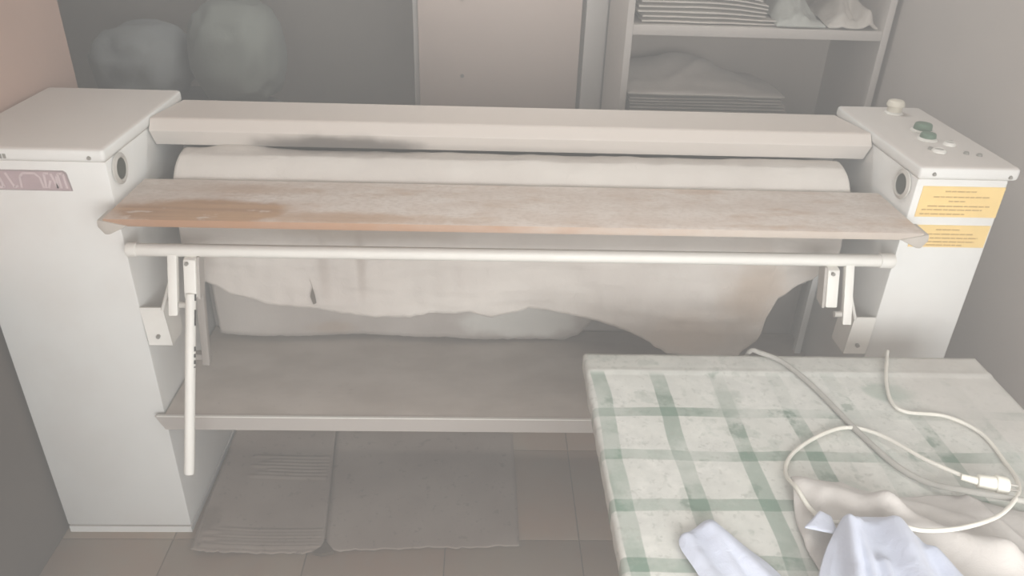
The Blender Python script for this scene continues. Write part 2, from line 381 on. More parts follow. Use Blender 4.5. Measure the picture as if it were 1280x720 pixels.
struct(box('wall_left', 'wall_left', None, XL-.14, XL, YF, 0.625, -0.004, ZC), 'two-tone wall, pinkish above and grey-brown below, beside the ironing machine')
struct(box('wall_right', 'wall', None, XR, XR+.12, YF, 2.6, -0.004, ZC), 'plain grey wall right of the ironing machine')
struct(box('wall_alcove', 'wall_dark', None, -2.7, -0.345, 2.45, 2.6, -0.004, ZC), 'dim grey far wall of the alcove')
struct(box('wall_alcove_side', 'wall_dark', None, -2.7, -2.58, 0.625, 2.45, -0.004, ZC), 'dim side wall of the alcove')
struct(box('wall_alcove_front', 'wall_dark', None, -2.7, XL-.14, 0.485, 0.625, -0.004, ZC), 'alcove wall behind the corner')
# back wall block with a flush door
wb = struct(box('wall_back', 'trim', None, -0.345, XR, 1.40, 2.6, -0.004, ZC), 'pale grey back wall beside the shelf unit')
dr = struct(box('door_1', 'door', None, -0.325, 0.268, 1.372, 1.399, 0.006, 2.05, bev=0.003), 'flat pinkish door panel behind the ironing machine')
for zz in (1.20, 0.925): obj('screw', lambda bm: b_cyl(bm, (-0.165, 1.373, zz), (-0.165, 1.369, zz), 0.007, 12), 'screw', dr)
struct(box('trim_1', 'gap', None, 0.270, 0.280, 1.385, 1.399, 0, 2.05), 'narrow dark joint beside the door panel')
struct(box('trim_2', 'trim', None, 0.283, 0.362, 1.372, 1.399, 0, 2.1, bev=0.004), 'pale vertical strip between door and shelf unit')
# window wall behind the camera
wf = bmesh.new()
WX0, WX1, WZ0, WZ1 = -0.37, 1.13, 0.80, 1.96
b_box(wf, XL-.14, WX0, YF-.12, YF, -0.004, ZC); b_box(wf, WX1, XR, YF-.12, YF, -0.004, ZC)
b_box(wf, WX0, WX1, YF-.12, YF, -0.004, WZ0); b_box(wf, WX0, WX1, YF-.12, YF, WZ1, ZC)
struct(obj('wall_front', wf, 'wall'), 'grey wall with the window, behind the viewer')
wn = bmesh.new()
for a in ((WX0, WX0+.05, WZ0, WZ1), (WX1-.05, WX1, WZ0, WZ1), (WX0, WX1, WZ0, WZ0+.05), (WX0, WX1, WZ1-.05, WZ1), (.355, .405, WZ0, WZ1)):
    b_box(wn, a[0], a[1], YF-.09, YF-.03, a[2], a[3])
win = struct(obj('window_1', wn, 'table'), 'white framed window behind the viewer')
box('pane', 'glass', win, WX0+.05, .355, YF-.064, YF-.058, WZ0+.05, WZ1-.05)
box('pane', 'glass', win, .405, WX1-.05, YF-.064, YF-.058, WZ0+.05, WZ1-.05)
lamp = thing('added_ceiling_lamp', (0.1, 0.95, 2.6), 'added ceiling tube lamp out of view, lighting the hood top and background', 'lamp')
box('housing', 'white', lamp, -.55, .75, .85, 1.05, 2.555, 2.60, bev=.006)
for dy in (-.05, .05): obj('tube', lambda bm: b_cyl(bm, (-.52, .95+dy, 2.54), (.72, .95+dy, 2.54), .013, 14), 'tube', lamp, smooth=True)

# ------------------------------------------------------------------ ironing machine
XL0, XL1, XR0, XR1, D, H = -1.194, -0.860, 0.860, 1.064, 0.4615, 1.10
mach = thing('ironing_machine', (0, 0.2, 0), 'large white dusty roller ironing machine with wooden feed board and two side cabinets', 'ironing machine')
def cabinet(x0, x1, lidx0, lidx1):
    cb = box('side_cabinet', 'white', mach, x0, x1, 0.0, D-.008, 0.025, H-.028, bev=0.006)
    obj('lid', lambda bm: b_box(bm, lidx0, lidx1, -0.003, D, H-.030, H, bev=0.009, seg=3), 'white', cb, smooth=True)
    box('plinth', 'white', cb, x0+.002, x1-.002, 0.001, D-.03, 0.0, 0.021)
    box('plinth_shadow_line', 'gap', cb, x0+.006, x1-.006, 0.008, D-.03, 0.021, 0.026)  # grey strip drawn in as the thin shadow line above the plinth
    return cb
cl = cabinet(XL0, XL1-.002, XL0-.003, XL1)
cr = cabinet(XR0+.002, XR1, XR0, XR1+.018)
cl['label'] = 'wide white cabinet with mauve nameplate'; cr['label'] = 'narrow white cabinet with yellow labels and push buttons'
def screw(x, z, cab): obj('screw', lambda bm: b_cyl(bm, (x, -.002, z), (x, -.0065, z), .0048, 12, .0035), 'screw', cab)
screw(-0.892, 1.081, cl); screw(0.892, 1.084, cr); screw(1.061, 1.080, cr)
# small dark type plate text at the lid
def dash(bm, x0, x1, z0, z1, y): b_box(bm, x0, x1, y-.0006, y, z0, z1)
obj('lettering', lambda bm: [dash(bm, -1.100+i*.0085, -1.094+i*.0085, 1.077, 1.087, -.0032) for i in range(5)], 'screw', cl)
# side eyelets
for xs, sg, cab in ((XL1, 1, cl), (XR0, -1, cr)):
    e = obj('eyelet', lambda bm: b_ring(bm, (xs, 0.050, 1.040), (sg, 0, 0), .0235, .034, .005), 'chrome', cab, smooth=True)
    obj('hole_plug', lambda bm: b_cyl(bm, (xs-.001*sg, 0.050, 1.040), (xs+.003*sg, 0.050, 1.040), .0238, 28), 'dark', cab, smooth=True)
# nameplate
def plate(bm, x0, x1, z0, z1, cut, th, y=0.0):
    b_prism(bm, [(x0, y, z0), (x1, y, z0), (x1-cut*.55, y, z1-cut*.6), (x1-cut*1.3, y, z1), (x0, y, z1)], (0, -th, 0))
obj('nameplate_border', lambda bm: plate(bm, -1.140, -0.943, 1.0065, 1.0515, .008, .002), 'plate_border', cl)
obj('nameplate', lambda bm: plate(bm, -1.138, -0.9455, 1.0085, 1.0495, .008, .003), 'plate', cl)
def strokes(bm, segs, y, w=.0045):
    for (xa, za, xb, zb) in segs:
        a = Vector((xa, y, za)); b = Vector((xb, y, zb)); d = (b-a).normalized(); s = Vector((-d.z, 0, d.x))*w/2
        b_prism(bm, [a+s, a-s, b-s, b+s], (0, -.0008, 0))
z0, z1 = 1.013, 1.0455
def arch(x, w): return [(x, z0, x+.002, z1-.008), (x+.002, z1-.008, x+.010, z1), (x+.010, z1, x+w-.012, z1), (x+w-.012, z1, x+w-.003, z1-.009), (x+w-.003, z1-.009, x+w, z0)]
L = []
L += [(-1.130, z0, -1.130, z1), (-1.130, z1, -1.112, z1), (-1.112, z1, -1.112, z0)]
L += [(-1.100, z0, -1.100, z1), (-1.100, z1, -1.086, z1-.012), (-1.086, z1-.012, -1.082, z0), (-1.082, z0, -1.100, z0)]
L += [(-1.072, z1, -1.060, z0), (-1.060, z0, -1.052, z0+.004)]
L += arch(-1.046, .046)
L += [(-0.995, z0, -0.993, z1), (-0.993, z1, -0.984, z1), (-0.990, z0, -0.983, z0+.017)]
L += [(-0.979, z1, -0.971, z0), (-0.971, z0, -0.969, z1-.006)]
L += [(-0.964, z0, -0.965, z1), (-0.965, z1, -0.954, z1), (-0.954, z1, -0.952, z0)]
obj('lettering', lambda bm: strokes(bm, L, -.0029), 'plate_letter', cl)
# yellow warning labels with rows of fine print
def yellow(x0, x1, z0, z1, rows):
    obj('warning_label', lambda bm: b_box(bm, x0, x1, -.0015, 0.001, z0, z1), 'yellow', cr)
    def ink(bm):
        for (zf, a, b) in rows:
            x = x0 + (x1-x0)*a; xe = x0 + (x1-x0)*b; z = z0 + (z1-z0)*zf
            while x < xe:
                w = random.uniform(.008, .022); w = min(w, xe-x); 
                b_box(bm, x, x+w, -.0021, -.0014, z-.0014, z+.0014); x += w + .0022
    obj('lettering', ink, 'label_ink', cr)
yellow(0.878, 1.061, 0.984, 1.056, [(.84, .28, .66), (.66, .16, .84), (.52, .36, .56), (.36, .12, .88), (.24, .06, .80), (.10, .05, .60)])
yellow(0.884, 1.058, 0.910, 0.964, [(.80, .30, .62), (.60, .10, .80), (.42, .25, .88), (.25, .20, .85), (.10, .10, .70)])
# push buttons on the right cabinet
def button(x, y, r, h, mat, name='button', dome=0.4):
    b = obj('button_collar', lambda bm: b_ring(bm, (x, y, H-.001), (0, 0, 1), r*.7, r*1.22, .006), 'white_clean', cr, smooth=True)
    obj(name, lambda bm: b_cyl(bm, (x, y, H-.002), (x, y, H+h), r, 24, r*.9, bev=r*dome*.5), mat, cr, smooth=True)
button(0.984, 0.400, 0.019, 0.030, 'cream_btn', 'mushroom_button')
obj('mushroom_cap', lambda bm: b_cyl(bm, (0.984, 0.400, H+.018), (0.984, 0.400, H+.034), .024, 26, .019, bev=.005), 'cream_btn', cr, smooth=True)
button(0.985, 0.250, 0.022, 0.020, 'green_btn', 'green_button'); button(0.966, 0.186, 0.019, 0.016, 'green_btn', 'green_button')
button(1.000, 0.150, 0.012, 0.006, 'chrome', 'pilot_lamp'); button(0.950, 0.100, 0.013, 0.006, 'chrome', 'pilot_lamp')
for x, y in ((1.010, 0.165), (0.938, 0.115), (1.006, 0.088), (1.030, 0.076)):
    obj('dial_screw', lambda bm: b_cyl(bm, (x, y, H-.001), (x, y, H+.005), .0065, 14, .005), 'screw', cr, smooth=True)
# hood over the roller
prof = [(.460, 1.050), (.460, 1.074), (.246, 1.094), (.240, 1.092), (.222, 1.068), (.247, 1.027), (.253, 1.027), (.230, 1.066), (.246, 1.085), (.452, 1.066), (.452, 1.050)]
obj('hood', lambda bm: b_prism(bm, [(-0.858, y, z) for y, z in prof], (1.716, 0, 0), bev=.0012), 'hood', mach)
# roller with its padded cover
RY, RZ, RR = 0.222, 0.918, 0.100
rol = obj('roller', lambda bm: b_cyl(bm, (-0.792, RY, RZ), (0.796, RY, RZ), RR, 64, bev=.006), 'roller_cloth', mach, smooth=True)
for a, b in ((-0.860, -0.79), (0.79, 0.860)): obj('roller_shaft', lambda bm: b_cyl(bm, (a, RY, RZ), (b, RY, RZ), .030, 24), 'grey_metal', rol, smooth=True)
# wooden feed board
brd = obj('feed_board', lambda bm: b_box(bm, -0.846, 0.852, -0.100, 0.124, 0.971, 0.989, bev=.004), 'board', mach, smooth=True)
for sx, x in ((-1, -0.846), (1, 0.852)):
    def capf(bm):
        b_prism(bm, [(x-.050*sx, -.103, .974), (x+.009*sx, -.103, .987), (x+.011*sx, -.103, .972), (x-.001*sx, -.103, .954), (x-.009*sx, -.103, .954)], (0, .060, 0), bev=.003)
    obj('end_cap', capf, 'board_cap', brd, smooth=True)
    obj('hinge_arm', lambda bm: b_tube(bm, smooth_path([(x-.035*sx, -.02, .970), (x-.042*sx, .01, .935), (x-.040*sx, .05, .915), (x-.025*sx, .09, .905)], 6), .009, 10), 'white_clean', brd, smooth=True)
# white rail with arms, boxes and the lever rod
rail = obj('safety_rail', lambda bm: b_cyl(bm, (-0.842, -0.022, 0.881), (0.842, -0.022, 0.884), .0145, 24, bev=.003), 'white_clean', mach, smooth=True)
obj('rail_end', lambda bm: b_cyl(bm, (0.815, -0.022, 0.884), (0.848, -0.022, 0.884), .0175, 24, bev=.003), 'white_clean', rail, smooth=True)
obj('rail_end', lambda bm: b_cyl(bm, (-0.848, -0.022, 0.881), (-0.825, -0.022, 0.881), .0165, 24, bev=.003), 'white_clean', rail, smooth=True)
def slanted(bm, xc, w, yt, zt, yb, zb, d, bev=.002):
    b_prism(bm, [(xc-w/2, yt, zt), (xc-w/2, yb, zb), (xc-w/2, yb+d, zb+.004), (xc-w/2, yt+d, zt+.004)], (w, 0, 0), bev=bev)
for sg, bx in ((-1, -0.750), (1, 0.748)):
    obj('rail_arm', lambda bm: slanted(bm, bx, .020, -.030, .886, -.088, .753, .018), 'white_clean', mach, smooth=True)
    ox = bx - sg*.040
    hb = obj('hinge_box', lambda bm: slanted(bm, ox, .027, -.046, .870, -.076, .790, .030, .003), 'white_clean', mach, smooth=True)
    obj('side_flange', lambda bm: slanted(bm, ox-sg*.0165, .006, -.040, .873, -.072, .787, .036, .001), 'grey_metal', hb)
    obj('screw', lambda bm: b_cyl(bm, (ox-.004, -.050, .863), (ox-.004, -.056, .864), .004, 12), 'screw', hb)
    obj('adjusting_bolt', lambda bm: b_cyl(bm, (bx-sg*.012, -.072, .772), (bx-sg*.028, -.072, .772), .007, 14), 'chrome', mach, smooth=True)
    # bracket plate welded to the cabinet
    xo = sg*0.861
    def brk(bm):
        b_prism(bm, [(xo, -.004, .722), (xo-sg*.052, -.004, .722), (xo-sg*.066, -.022, .632), (xo-sg*.012, -.022, .632)], (0, .004, 0))
        b_prism(bm, [(xo-sg*.052, -.002, .722), (xo-sg*.066, -.020, .632), (xo-sg*.066, .05, .632), (xo-sg*.052, .07, .722)], (sg*.004, 0, 0))
    bk = obj('bracket', brk, 'white_clean', mach)
    obj('screw', lambda bm: b_cyl(bm, (xo-sg*.036, -.017, .655), (xo-sg*.036, -.024, .654), .0045, 12), 'screw', bk)
    obj('stay', lambda bm: b_cyl(bm, (bx+sg*.012, -.03, .82), (xo-sg*.055, -.012, .722), .004, 10), 'white_clean', mach, smooth=True)
lv = obj('lever_rod', lambda bm: b_cyl(bm, (-0.710, -0.068, 0.800), (-0.722, -0.232, 0.428), .0112, 22, bev=.003), 'white_clean', mach, smooth=True)
def marks(bm):
    for (t0, t1) in ((.0, .035), (.085, .17), (.285, .31), (.325, .345), (.36, .38), (.395, .40)):
        a = Vector((-.6993, -.072, .800)); b = Vector((-.7113, -.236, .428))
        b_cyl(bm, a.lerp(b, t0), a.lerp(b, t1), .0022, 6)
obj('lettering', marks, 'black', lv, kind='stuff')
obj('rear_link', lambda bm: slanted(bm, -0.752, .018, .085, .760, .035, .535, .018), 'grey_metal', mach, smooth=True)
obj('rear_link_foot', lambda bm: b_box(bm, -0.800, -0.745, .045, .065, .545, .560), 'grey_metal', mach)
obj('rear_post', lambda bm: b_box(bm, 0.828, 0.846, .29, .31, .40, .78, bev=.002), 'white', mach)
# tray between the cabinets and dim rear panel
tr = obj('tray', lambda bm: b_box(bm, -0.857, 0.857, -0.016, 0.395, 0.408, 0.421, bev=.002), 'tray', mach)
obj('tray_lip', lambda bm: b_prism(bm, [(-0.878, -.017, .4215), (0.878, -.017, .4215), (0.858, -.017, .380), (-0.858, -.017, .380)], (0, -.005, 0), bev=.001), 'tray', tr)
obj('lip_edge', lambda bm: b_box(bm, -0.872, 0.872, -.0235, -.0165, .4205, .4235), 'white_clean', tr)
box('rear_panel', 'grey_metal', mach, -0.858, 0.858, 0.405, 0.417, 0.38, 1.05)
box('rear_brace', 'white', mach, -0.858, 0.858, 0.385, 0.405, 0.60, 0.635)

# ------------------------------------------------------------------ cloth over the roller
HEM = [(-.785, .80), (-.765, .734), (-.694, .693), (-.618, .669), (-.482, .648), (-.283, .635), (-.202, .645), (-.101, .654), (-.05, .636), (.04, .656), (.163, .639), (.268, .612), (.334, .577), (.402, .535), (.51, .527), (.594, .531), (.638, .581), (.647, .642), (.667, .702), (.718, .749), (.774, .785), (.79, .82)]
RC = RR + .0035
A0 = math.radians(62)                       # where the cloth starts on the roller's far side
ARC = RC*(math.pi - A0)
def hang(u, v):
    x = -.788 + 1.580*u
    zh = interp(HEM, x) + .004*nz(x, 0, 3, 22) + .003*nz(x, 2, 3, 60)
    drop = max(RZ - zh, .03); s = v*(ARC + drop)
    fold = .003*nz(x, s*2, 0, 9) + .002*nz(x, s, 5, 24)
    if x < -.5 and s < .1: fold += .010*math.exp(-((x+.66)/.07)**2)*math.exp(-((s-.02)/.03)**2)
    if s < ARC:
        a = A0 + s/RC; r = RC + max(fold, -.001) + .0005
        return (x, RY + r*math.cos(a), RZ + r*math.sin(a))
    h = s - ARC; k = h/.3
    y = RY - RC - .001 + k*.006*math.sin(x*7+.5) + k*.004*math.sin(x*23) + k*.012*nz(x, h, 1, 4) - max(fold, -.001) - (.006*nz(x*.5, h*3, 9, 14) + .004*nz(x*2.2, h*.5, 4, 14))*min(1, k*3)
    return (x, y, RZ - h)
hc = obj('hanging_cloth', lambda bm: b_sheet(bm, hang, 240, 60, .0016), 'hang_cloth', None, smooth='all',
    label='cream cloth wrapped over the roller, its ragged stained hem hanging below the white rail', category='cloth')
obj('tear', lambda bm: b_prism(bm, [(-.497, .106, .695), (-.490, .106, .72), (-.494, .106, .745), (-.486, .106, .70), (-.484, .106, .676), (-.492, .106, .672)], (0, .0015, 0)), 'gap', hc)
RH = [(-.82, .432), (-.55, .430), (-.25, .430), (-.17, .432), (-.08, .426), (.03, .422), (.10, .415), (.155, .420), (.205, .442), (.235, .478), (.26, .54)]
def rear(u, v):
    x = -.82 + 1.08*u; zt = .80; zb = max(interp(RH, x)+.004, .427) + abs(.006*nz(x, 0, 7, 30)); z = zt + (zb-zt)*v
    return (x, .335 + .006*v*math.sin(x*11) + .008*nz(x, z, 2, 6), z)
obj('rear_cloth', lambda bm: b_sheet(bm, rear, 150, 24, .0016), 'rear_cloth', None, smooth='all',
    label='dusty torn cloth hanging behind the roller down to the tray', category='cloth')

# ------------------------------------------------------------------ cardboard on the floor
cbt = thing('cardboard_sheet', (-.42, .15, 0), 'flattened grey cardboard sheet on the floor under the ironing machine', 'cardboard')
def flap(bm, c, z, th, ridges, lift=0):
    """c: front-left, front-right, back-right, back-left; ridges: list of (v position, width)"""
    c = [Vector((p[0], p[1], 0)) for p in c]
    def fn(u, v):
        p = c[0].lerp(c[1], u).lerp(c[3].lerp(c[2], u), v)
        dz = .003*nz(p.x, p.y, 0, 7) + lift*(1-u)**3*.018
        for rv, w, u0, u1 in ridges:
            if u0 < u < u1: dz += .0042*math.exp(-((v-rv)/w)**2)
        fr = (.010*nz(p.x, 0, 4, 26) + .006*nz(p.x, 0, 9, 80))*max(0, 1-v/.06)
        return (p.x, p.y + fr, z + dz + .002)
    b_sheet(bm, fn, 40, 110, th)
rid = [(.04+.022*i, .006, .05+.1*(i % 2), .98) for i in range(6)] + [(.55+.028*i, .007, .25+.08*(i % 3), .97) for i in range(7)]
obj('flap', lambda bm: flap(bm, [(-.838, -.084), (-.492, -.078), (-.545, .44), (-.856, .44)], .006, .004, rid, 1), 'cardboard', cbt, smooth='all')
obj('flap', lambda bm: flap(bm, [(-.486, -.070), (.036, -.052), (.028, .44), (-.541, .44)], .0065, .004, [(.5, .3, 0, 1)]), 'cardboard', cbt, smooth='all')
obj('torn_core', lambda bm: b_prism(bm, [(-.520, -.080, .003), (-.495, -.086, .003), (-.462, -.076, .003), (-.478, -.056, .003), (-.492, -.040, .003), (-.500, -.060, .003)], (0, 0, .0100)), 'cardboard_core', cbt)

# ------------------------------------------------------------------ table with oilcloth
TX0, TX1, TY0, TY1, TZ = 0.142, 0.975, -1.22, -0.212, 0.746
tb = thing('table', ((TX0+TX1)/2, (TY0+TY1)/2, 0), 'white table under the green checked oilcloth', 'table')
box('table_top', 'table', tb, TX0, TX1, TY0, TY1, TZ-.028, TZ, bev=.003)
for x in (TX0+.26, TX1-.20):
    for y in (TY0+.25, TY1-.30): box('leg', 'leg', tb, x-.02, x+.02, y-.02, y+.02, 0, TZ-.028, bev=.003)
ap = bmesh.new()
for a in ((TX0+.24, TX1-.18, TY1-.31, TY1-.29), (TX0+.24, TX1-.18, TY0+.24, TY0+.26), (TX0+.24, TX0+.26, TY0+.26, TY1-.31), (TX1-.20, TX1-.18, TY0+.26, TY1-.31)):
    b_box(ap, *a, TZ-.095, TZ-.028)
obj('apron', ap, 'table', tb)
def oil(u, v):
    """top plus a short drop over left, right and front edges"""
    dr = .030
    w = TX1-TX0; s = u*(w+2*dr) - dr
    if s < 0: x, dz = TX0-.0035, s
    elif s > w: x, dz = TX1+.0035, -(s-w)
    else: x, dz = TX0-.0035 + s/w*(w+.007), 0.0
    l = TY1-TY0; t = v*(l+dr) - dr
    if t < 0: y, dz2 = TY0-.0035, t
    else: y, dz2 = TY0-.0035 + t/l*(l+.0035), 0.0
    wob = .0010*(1+nz(x, y, 0, 9)) + .0007*(1+nz(x, y, 2, 25)) + .0028*math.exp(-((y+.272)/.006)**2)
    e = min(x-TX0, TX1-x)
    top = TZ + .0022 + wob
    rough = .004*nz(x, y, 5, 16)
    if dz or dz2:
        if dz: x += (abs(rough))*(-1 if s < 0 else 1)
        return (x, y, TZ + .001 + min(dz, dz2) + (rough if dz < -.02 else 0))
    return (x, y, top)
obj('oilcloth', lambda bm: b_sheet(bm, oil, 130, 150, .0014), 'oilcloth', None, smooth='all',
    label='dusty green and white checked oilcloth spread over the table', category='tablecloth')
ZT = TZ + .0065     # resting level on the oilcloth

# ------------------------------------------------------------------ cloths lying on the table
def coons(B, T, Lf, Rt):
    B, T, Lf, Rt = [smooth_path([(p[0], p[1], 0) for p in q], 12) for q in (B, T, Lf, Rt)]
    def s(P, t): f = t*(len(P)-1); i = min(int(f), len(P)-2); return P[i].lerp(P[i+1], f-i)
    def fn(u, v):
        return (1-v)*s(B, u) + v*s(T, u) + (1-u)*s(Lf, v) + u*s(Rt, v) - ((1-u)*(1-v)*B[0] + u*(1-v)*B[-1] + (1-u)*v*T[0] + u*v*T[-1])
    return fn
def ridge(p, a, b, w, h):
    a = Vector(a); b = Vector(b); q = Vector((p.x, p.y)); d = b-a; t = max(0, min(1, (q-a).dot(d)/d.length_squared))
    return h*math.exp(-((q - (a+d*t)).length/w)**2)
def soft_cloth(name, edges, ridges, base, th, mat, label, amp=.003, fs=11, nu=70, nv=70, cat='cloth'):
    f = coons(*edges)
    def fn(u, v):
        p = f(u, v); z = base + th/2
        for r in ridges: z += ridge(p, *r)
        e = min(u, 1-u, v, 1-v); k = min(1, e/.10)
        z += amp*(1+nz(p.x, p.y, 3, fs))*(.25+.75*k) + amp*.5*(1+nz(p.x, p.y, 8, fs*2.6))*k
        return (p.x, p.y, z)
    return obj(name, lambda bm: b_sheet(bm, fn, nu, nv, th), mat, None, smooth='all', label=label, category=cat)
# beige grey cloth under the plug
soft_cloth('crumpled_cloth', (
    [(.40, -.93), (.55, -.96), (.72, -.95), (.90, -.96)],
    [(.440, -.600), (.512, -.598), (.545, -.628), (.62, -.630), (.706, -.626), (.80, -.660), (.92, -.70)],
    [(.40, -.93), (.425, -.80), (.420, -.715), (.440, -.600)],
    [(.90, -.96), (.93, -.83), (.92, -.70)]),
    [((.45, -.620), (.56, -.675), .030, .026), ((.56, -.675), (.70, -.765), .022, .026), ((.70, -.765), (.80, -.84), .03, .018), ((.52, -.612), (.62, -.672), .010, .008), ((.60, -.645), (.70, -.690), .012, .008), ((.72, -.64), (.77, -.80), .010, .014), ((.425, -.72), (.47, -.65), .012, .008), ((.56, -.85), (.82, -.90), .05, .02)],
    ZT+.001, .0035, 'grey_cloth', 'rumpled beige grey cloth lying under the white plug on the table')
soft_cloth('crumpled_cloth', (
    [(.33, -.98), (.47, -1.0), (.62, -.97)],
    [(.470, -.722), (.500, -.706), (.540, -.712), (.575, -.745)],
    [(.33, -.98), (.385, -.85), (.430, -.770), (.470, -.722)],
    [(.62, -.97), (.615, -.86), (.575, -.745)]),
    [((.478, -.725), (.425, -.90), .011, .022), ((.495, -.72), (.46, -.90), .008, .010), ((.545, -.735), (.53, -.92), .020, .026), ((.585, -.78), (.605, -.95), .012, .014), ((.50, -.80), (.49, -.95), .008, .012)],
    ZT+.034, .003, 'blue_cloth', 'blue-white cloth heaped in folds on top of the beige grey cloth', .003, 12)
soft_cloth('cloth_scrap', (
    [(.417, -.722), (.436, -.728), (.462, -.736)],
    [(.452, -.690), (.458, -.694), (.465, -.700)],
    [(.417, -.722), (.435, -.706), (.452, -.690)],
    [(.462, -.736), (.464, -.718), (.465, -.700)]),
    [], ZT+.030, .003, 'blue_cloth', 'small white cloth corner poking out beside the blue-white heap', .002, 30, 16, 16)
soft_cloth('folded_cloth', (
    [(.258, -.90), (.32, -.915), (.40, -.90)],
    [(.233, -.722), (.255, -.704), (.284, -.688)],
    [(.258, -.90), (.246, -.80), (.229, -.740), (.233, -.722)],
    [(.40, -.90), (.362, -.790), (.325, -.738), (.284, -.688)]),
    [((.240, -.725), (.282, -.88), .012, .010), ((.284, -.70), (.37, -.86), .014, .010), ((.275, -.705), (.318, -.86), .009, .006)],
    ZT+.001, .006, 'blue_cloth', 'small folded bluish white cloth lying apart at the left of the table', .002, 18)

# ------------------------------------------------------------------ cables and plug
def cable(name, pts, r, mat, label):
    return obj(name, lambda bm: b_tube(bm, smooth_path(pts, 10), r, 10), mat, None, smooth='all', label=label, category='cable')
zc = ZT + .0045
cable('power_cable', [(.485, -.165, .55), (.488, -.185, .70), (.494, -.199, zc-.004), (.510, -.213, zc+.002), (.548, -.245, zc+.001), (.581, -.325, zc), (.602, -.413, zc), (.619, -.481, zc), (.644, -.554, zc), (.679, -.598, zc+.002), (.712, -.630, zc+.018), (.755, -.652, zc+.026), (.811, -.660, zc+.022), (.90, -.655, zc+.008), (.965, -.648, zc+.003), (.995, -.645, .72), (1.0, -.64, .58)],
    .0052, 'cable_grey', 'dusty grey cable running diagonally across the table under the plug')
pc = thing('plug_cord', (.73, -.61, zc), 'white cord with a plug, looped on the table', 'cable')
obj('cord', lambda bm: b_tube(bm, smooth_path([(.726, -.604, zc+.024), (.690, -.552, zc+.014), (.651, -.480, zc+.004), (.603, -.452, zc), (.541, -.474, zc), (.472, -.525, zc), (.442, -.576, zc+.003), (.437, -.631, zc+.022), (.446, -.675, zc+.018), (.465, -.700, zc+.018), (.50, -.712, zc+.028), (.545, -.728, zc+.042), (.586, -.742, zc+.044), (.650, -.734, zc+.042), (.726, -.702, zc+.034), (.788, -.652, zc+.026), (.825, -.602, zc+.010), (.842, -.545, zc), (.843, -.466, zc), (.802, -.417, zc), (.732, -.405, zc), (.718, -.374, zc), (.737, -.309, zc), (.775, -.226, zc+.002), (.786, -.203, zc+.002), (.789, -.188, .71), (.79, -.175, .56)], 8), .0036, 10), 'cable_white', pc, smooth='all')
d = Vector((.046, -.013, 0)).normalized(); a = Vector((.722, -.606, zc+.024))
obj('strain_relief', lambda bm: b_cyl(bm, a, a+Vector((.022, -.012, .001)), .0052, 16, .0068, bev=.001), 'plug', pc, smooth=True)
def plugbody(bm):
    q = a + Vector((.020, -.011, .001))
    b_cyl(bm, q, q+d*.030, .0115, 20, .0135, bev=.003)
    b_cyl(bm, q+d*.026, q+d*.046, .0160, 22, .0150, bev=.003)
obj('plug_body', plugbody, 'plug', pc, smooth=True)
for s in (-1, 1):
    n = Vector((-d.y, d.x, 0))*.0065*s; q = a + Vector((.020, -.011, .001)) + d*.045
    obj('pin', lambda bm: b_cyl(bm, q+n, q+n+d*.018, .0022, 10, bev=.0006), 'pin', pc, smooth=True)

# ------------------------------------------------------------------ shelf unit with linen
SX0, SX1, SY0, SY1 = 0.366, 1.214, 0.98, 1.368
su = thing('shelf_unit', ((SX0+SX1)/2, (SY0+SY1)/2, 0), 'open dusty shelf unit holding linen at the back wall', 'shelf')
for x in (SX0, SX1-.022): box('side_panel', 'shelf', su, x, x+.022, SY0, SY1, 0, 2.0, bev=.001)
box('back_panel', 'shelf_back', su, SX0+.022, SX1-.022, SY1-.008, SY1, 0.05, 2.0)
for z in (0.08, 0.43, 0.785, 1.166, 1.55, 1.97): box('shelf_board', 'shelf', su, SX0+.022, SX1-.022, SY0+.004, SY1-.008, z, z+.030, bev=.001)
def folded(bm, x0, x1, y0, y1, z, h, seed, sag):
    """a folded sheet: thin rounded layers lying on each other"""
    k = 2
    for l in range(k):
        t = bmesh.new(); zl = z + h*l/k; hh = h/k
        nx, ny = 26, 8
        def P(u, v, top):
            x = x0 + (x1-x0)*u + .006*nz(seed, v*3, l, 1.3); y = y0 + (y1-y0)*v + .008*nz(u*3, seed, l, 1.1)
            e = min(1, min(u*(x1-x0), (1-u)*(x1-x0), v*(y1-y0), (1-v)*(y1-y0))/.010)
            r = math.sqrt(max(0, 1-(1-e)**2)); zz = zl + hh*(.5 + (.49 if top else -.49)*(.35+.65*r))
            return (x, y, sag + (zz-sag)*(1-(.28 if sag > 1 else .0)*min(1, max(0, (x-.60)/.235))**2) + .0012*nz(x, y, seed, 11)*l)
        A = [[t.verts.new(P(i/nx, j/ny, True)) for j in range(ny+1)] for i in range(nx+1)]
        B = [[t.verts.new(P(i/nx, j/ny, False)) for j in range(ny+1)] for i in range(nx+1)]
        for i in range(nx):
            for j in range(ny):
                t.faces.new((A[i][j], A[i+1][j], A[i+1][j+1], A[i][j+1])); t.faces.new((B[i][j], B[i][j+1], B[i+1][j+1], B[i+1][j]))
        for i in range(nx):
            t.faces.new((A[i][0], B[i][0], B[i+1][0], A[i+1][0])); t.faces.new((A[i][ny], A[i+1][ny], B[i+1][ny], B[i][ny]))
        for j in range(ny):
            t.faces.new((A[0][j], A[0][j+1], B[0][j+1], B[0][j])); t.faces.new((A[nx][j], B[nx][j], B[nx][j+1], A[nx][j+1]))
        b_merge(bm, t)
ORD = ['lowest', 'second from the bottom', 'third from the bottom', 'fourth from the bottom', 'fifth from the bottom', 'sixth from the bottom', 'seventh from the bottom', 'topmost']
z = 1.197
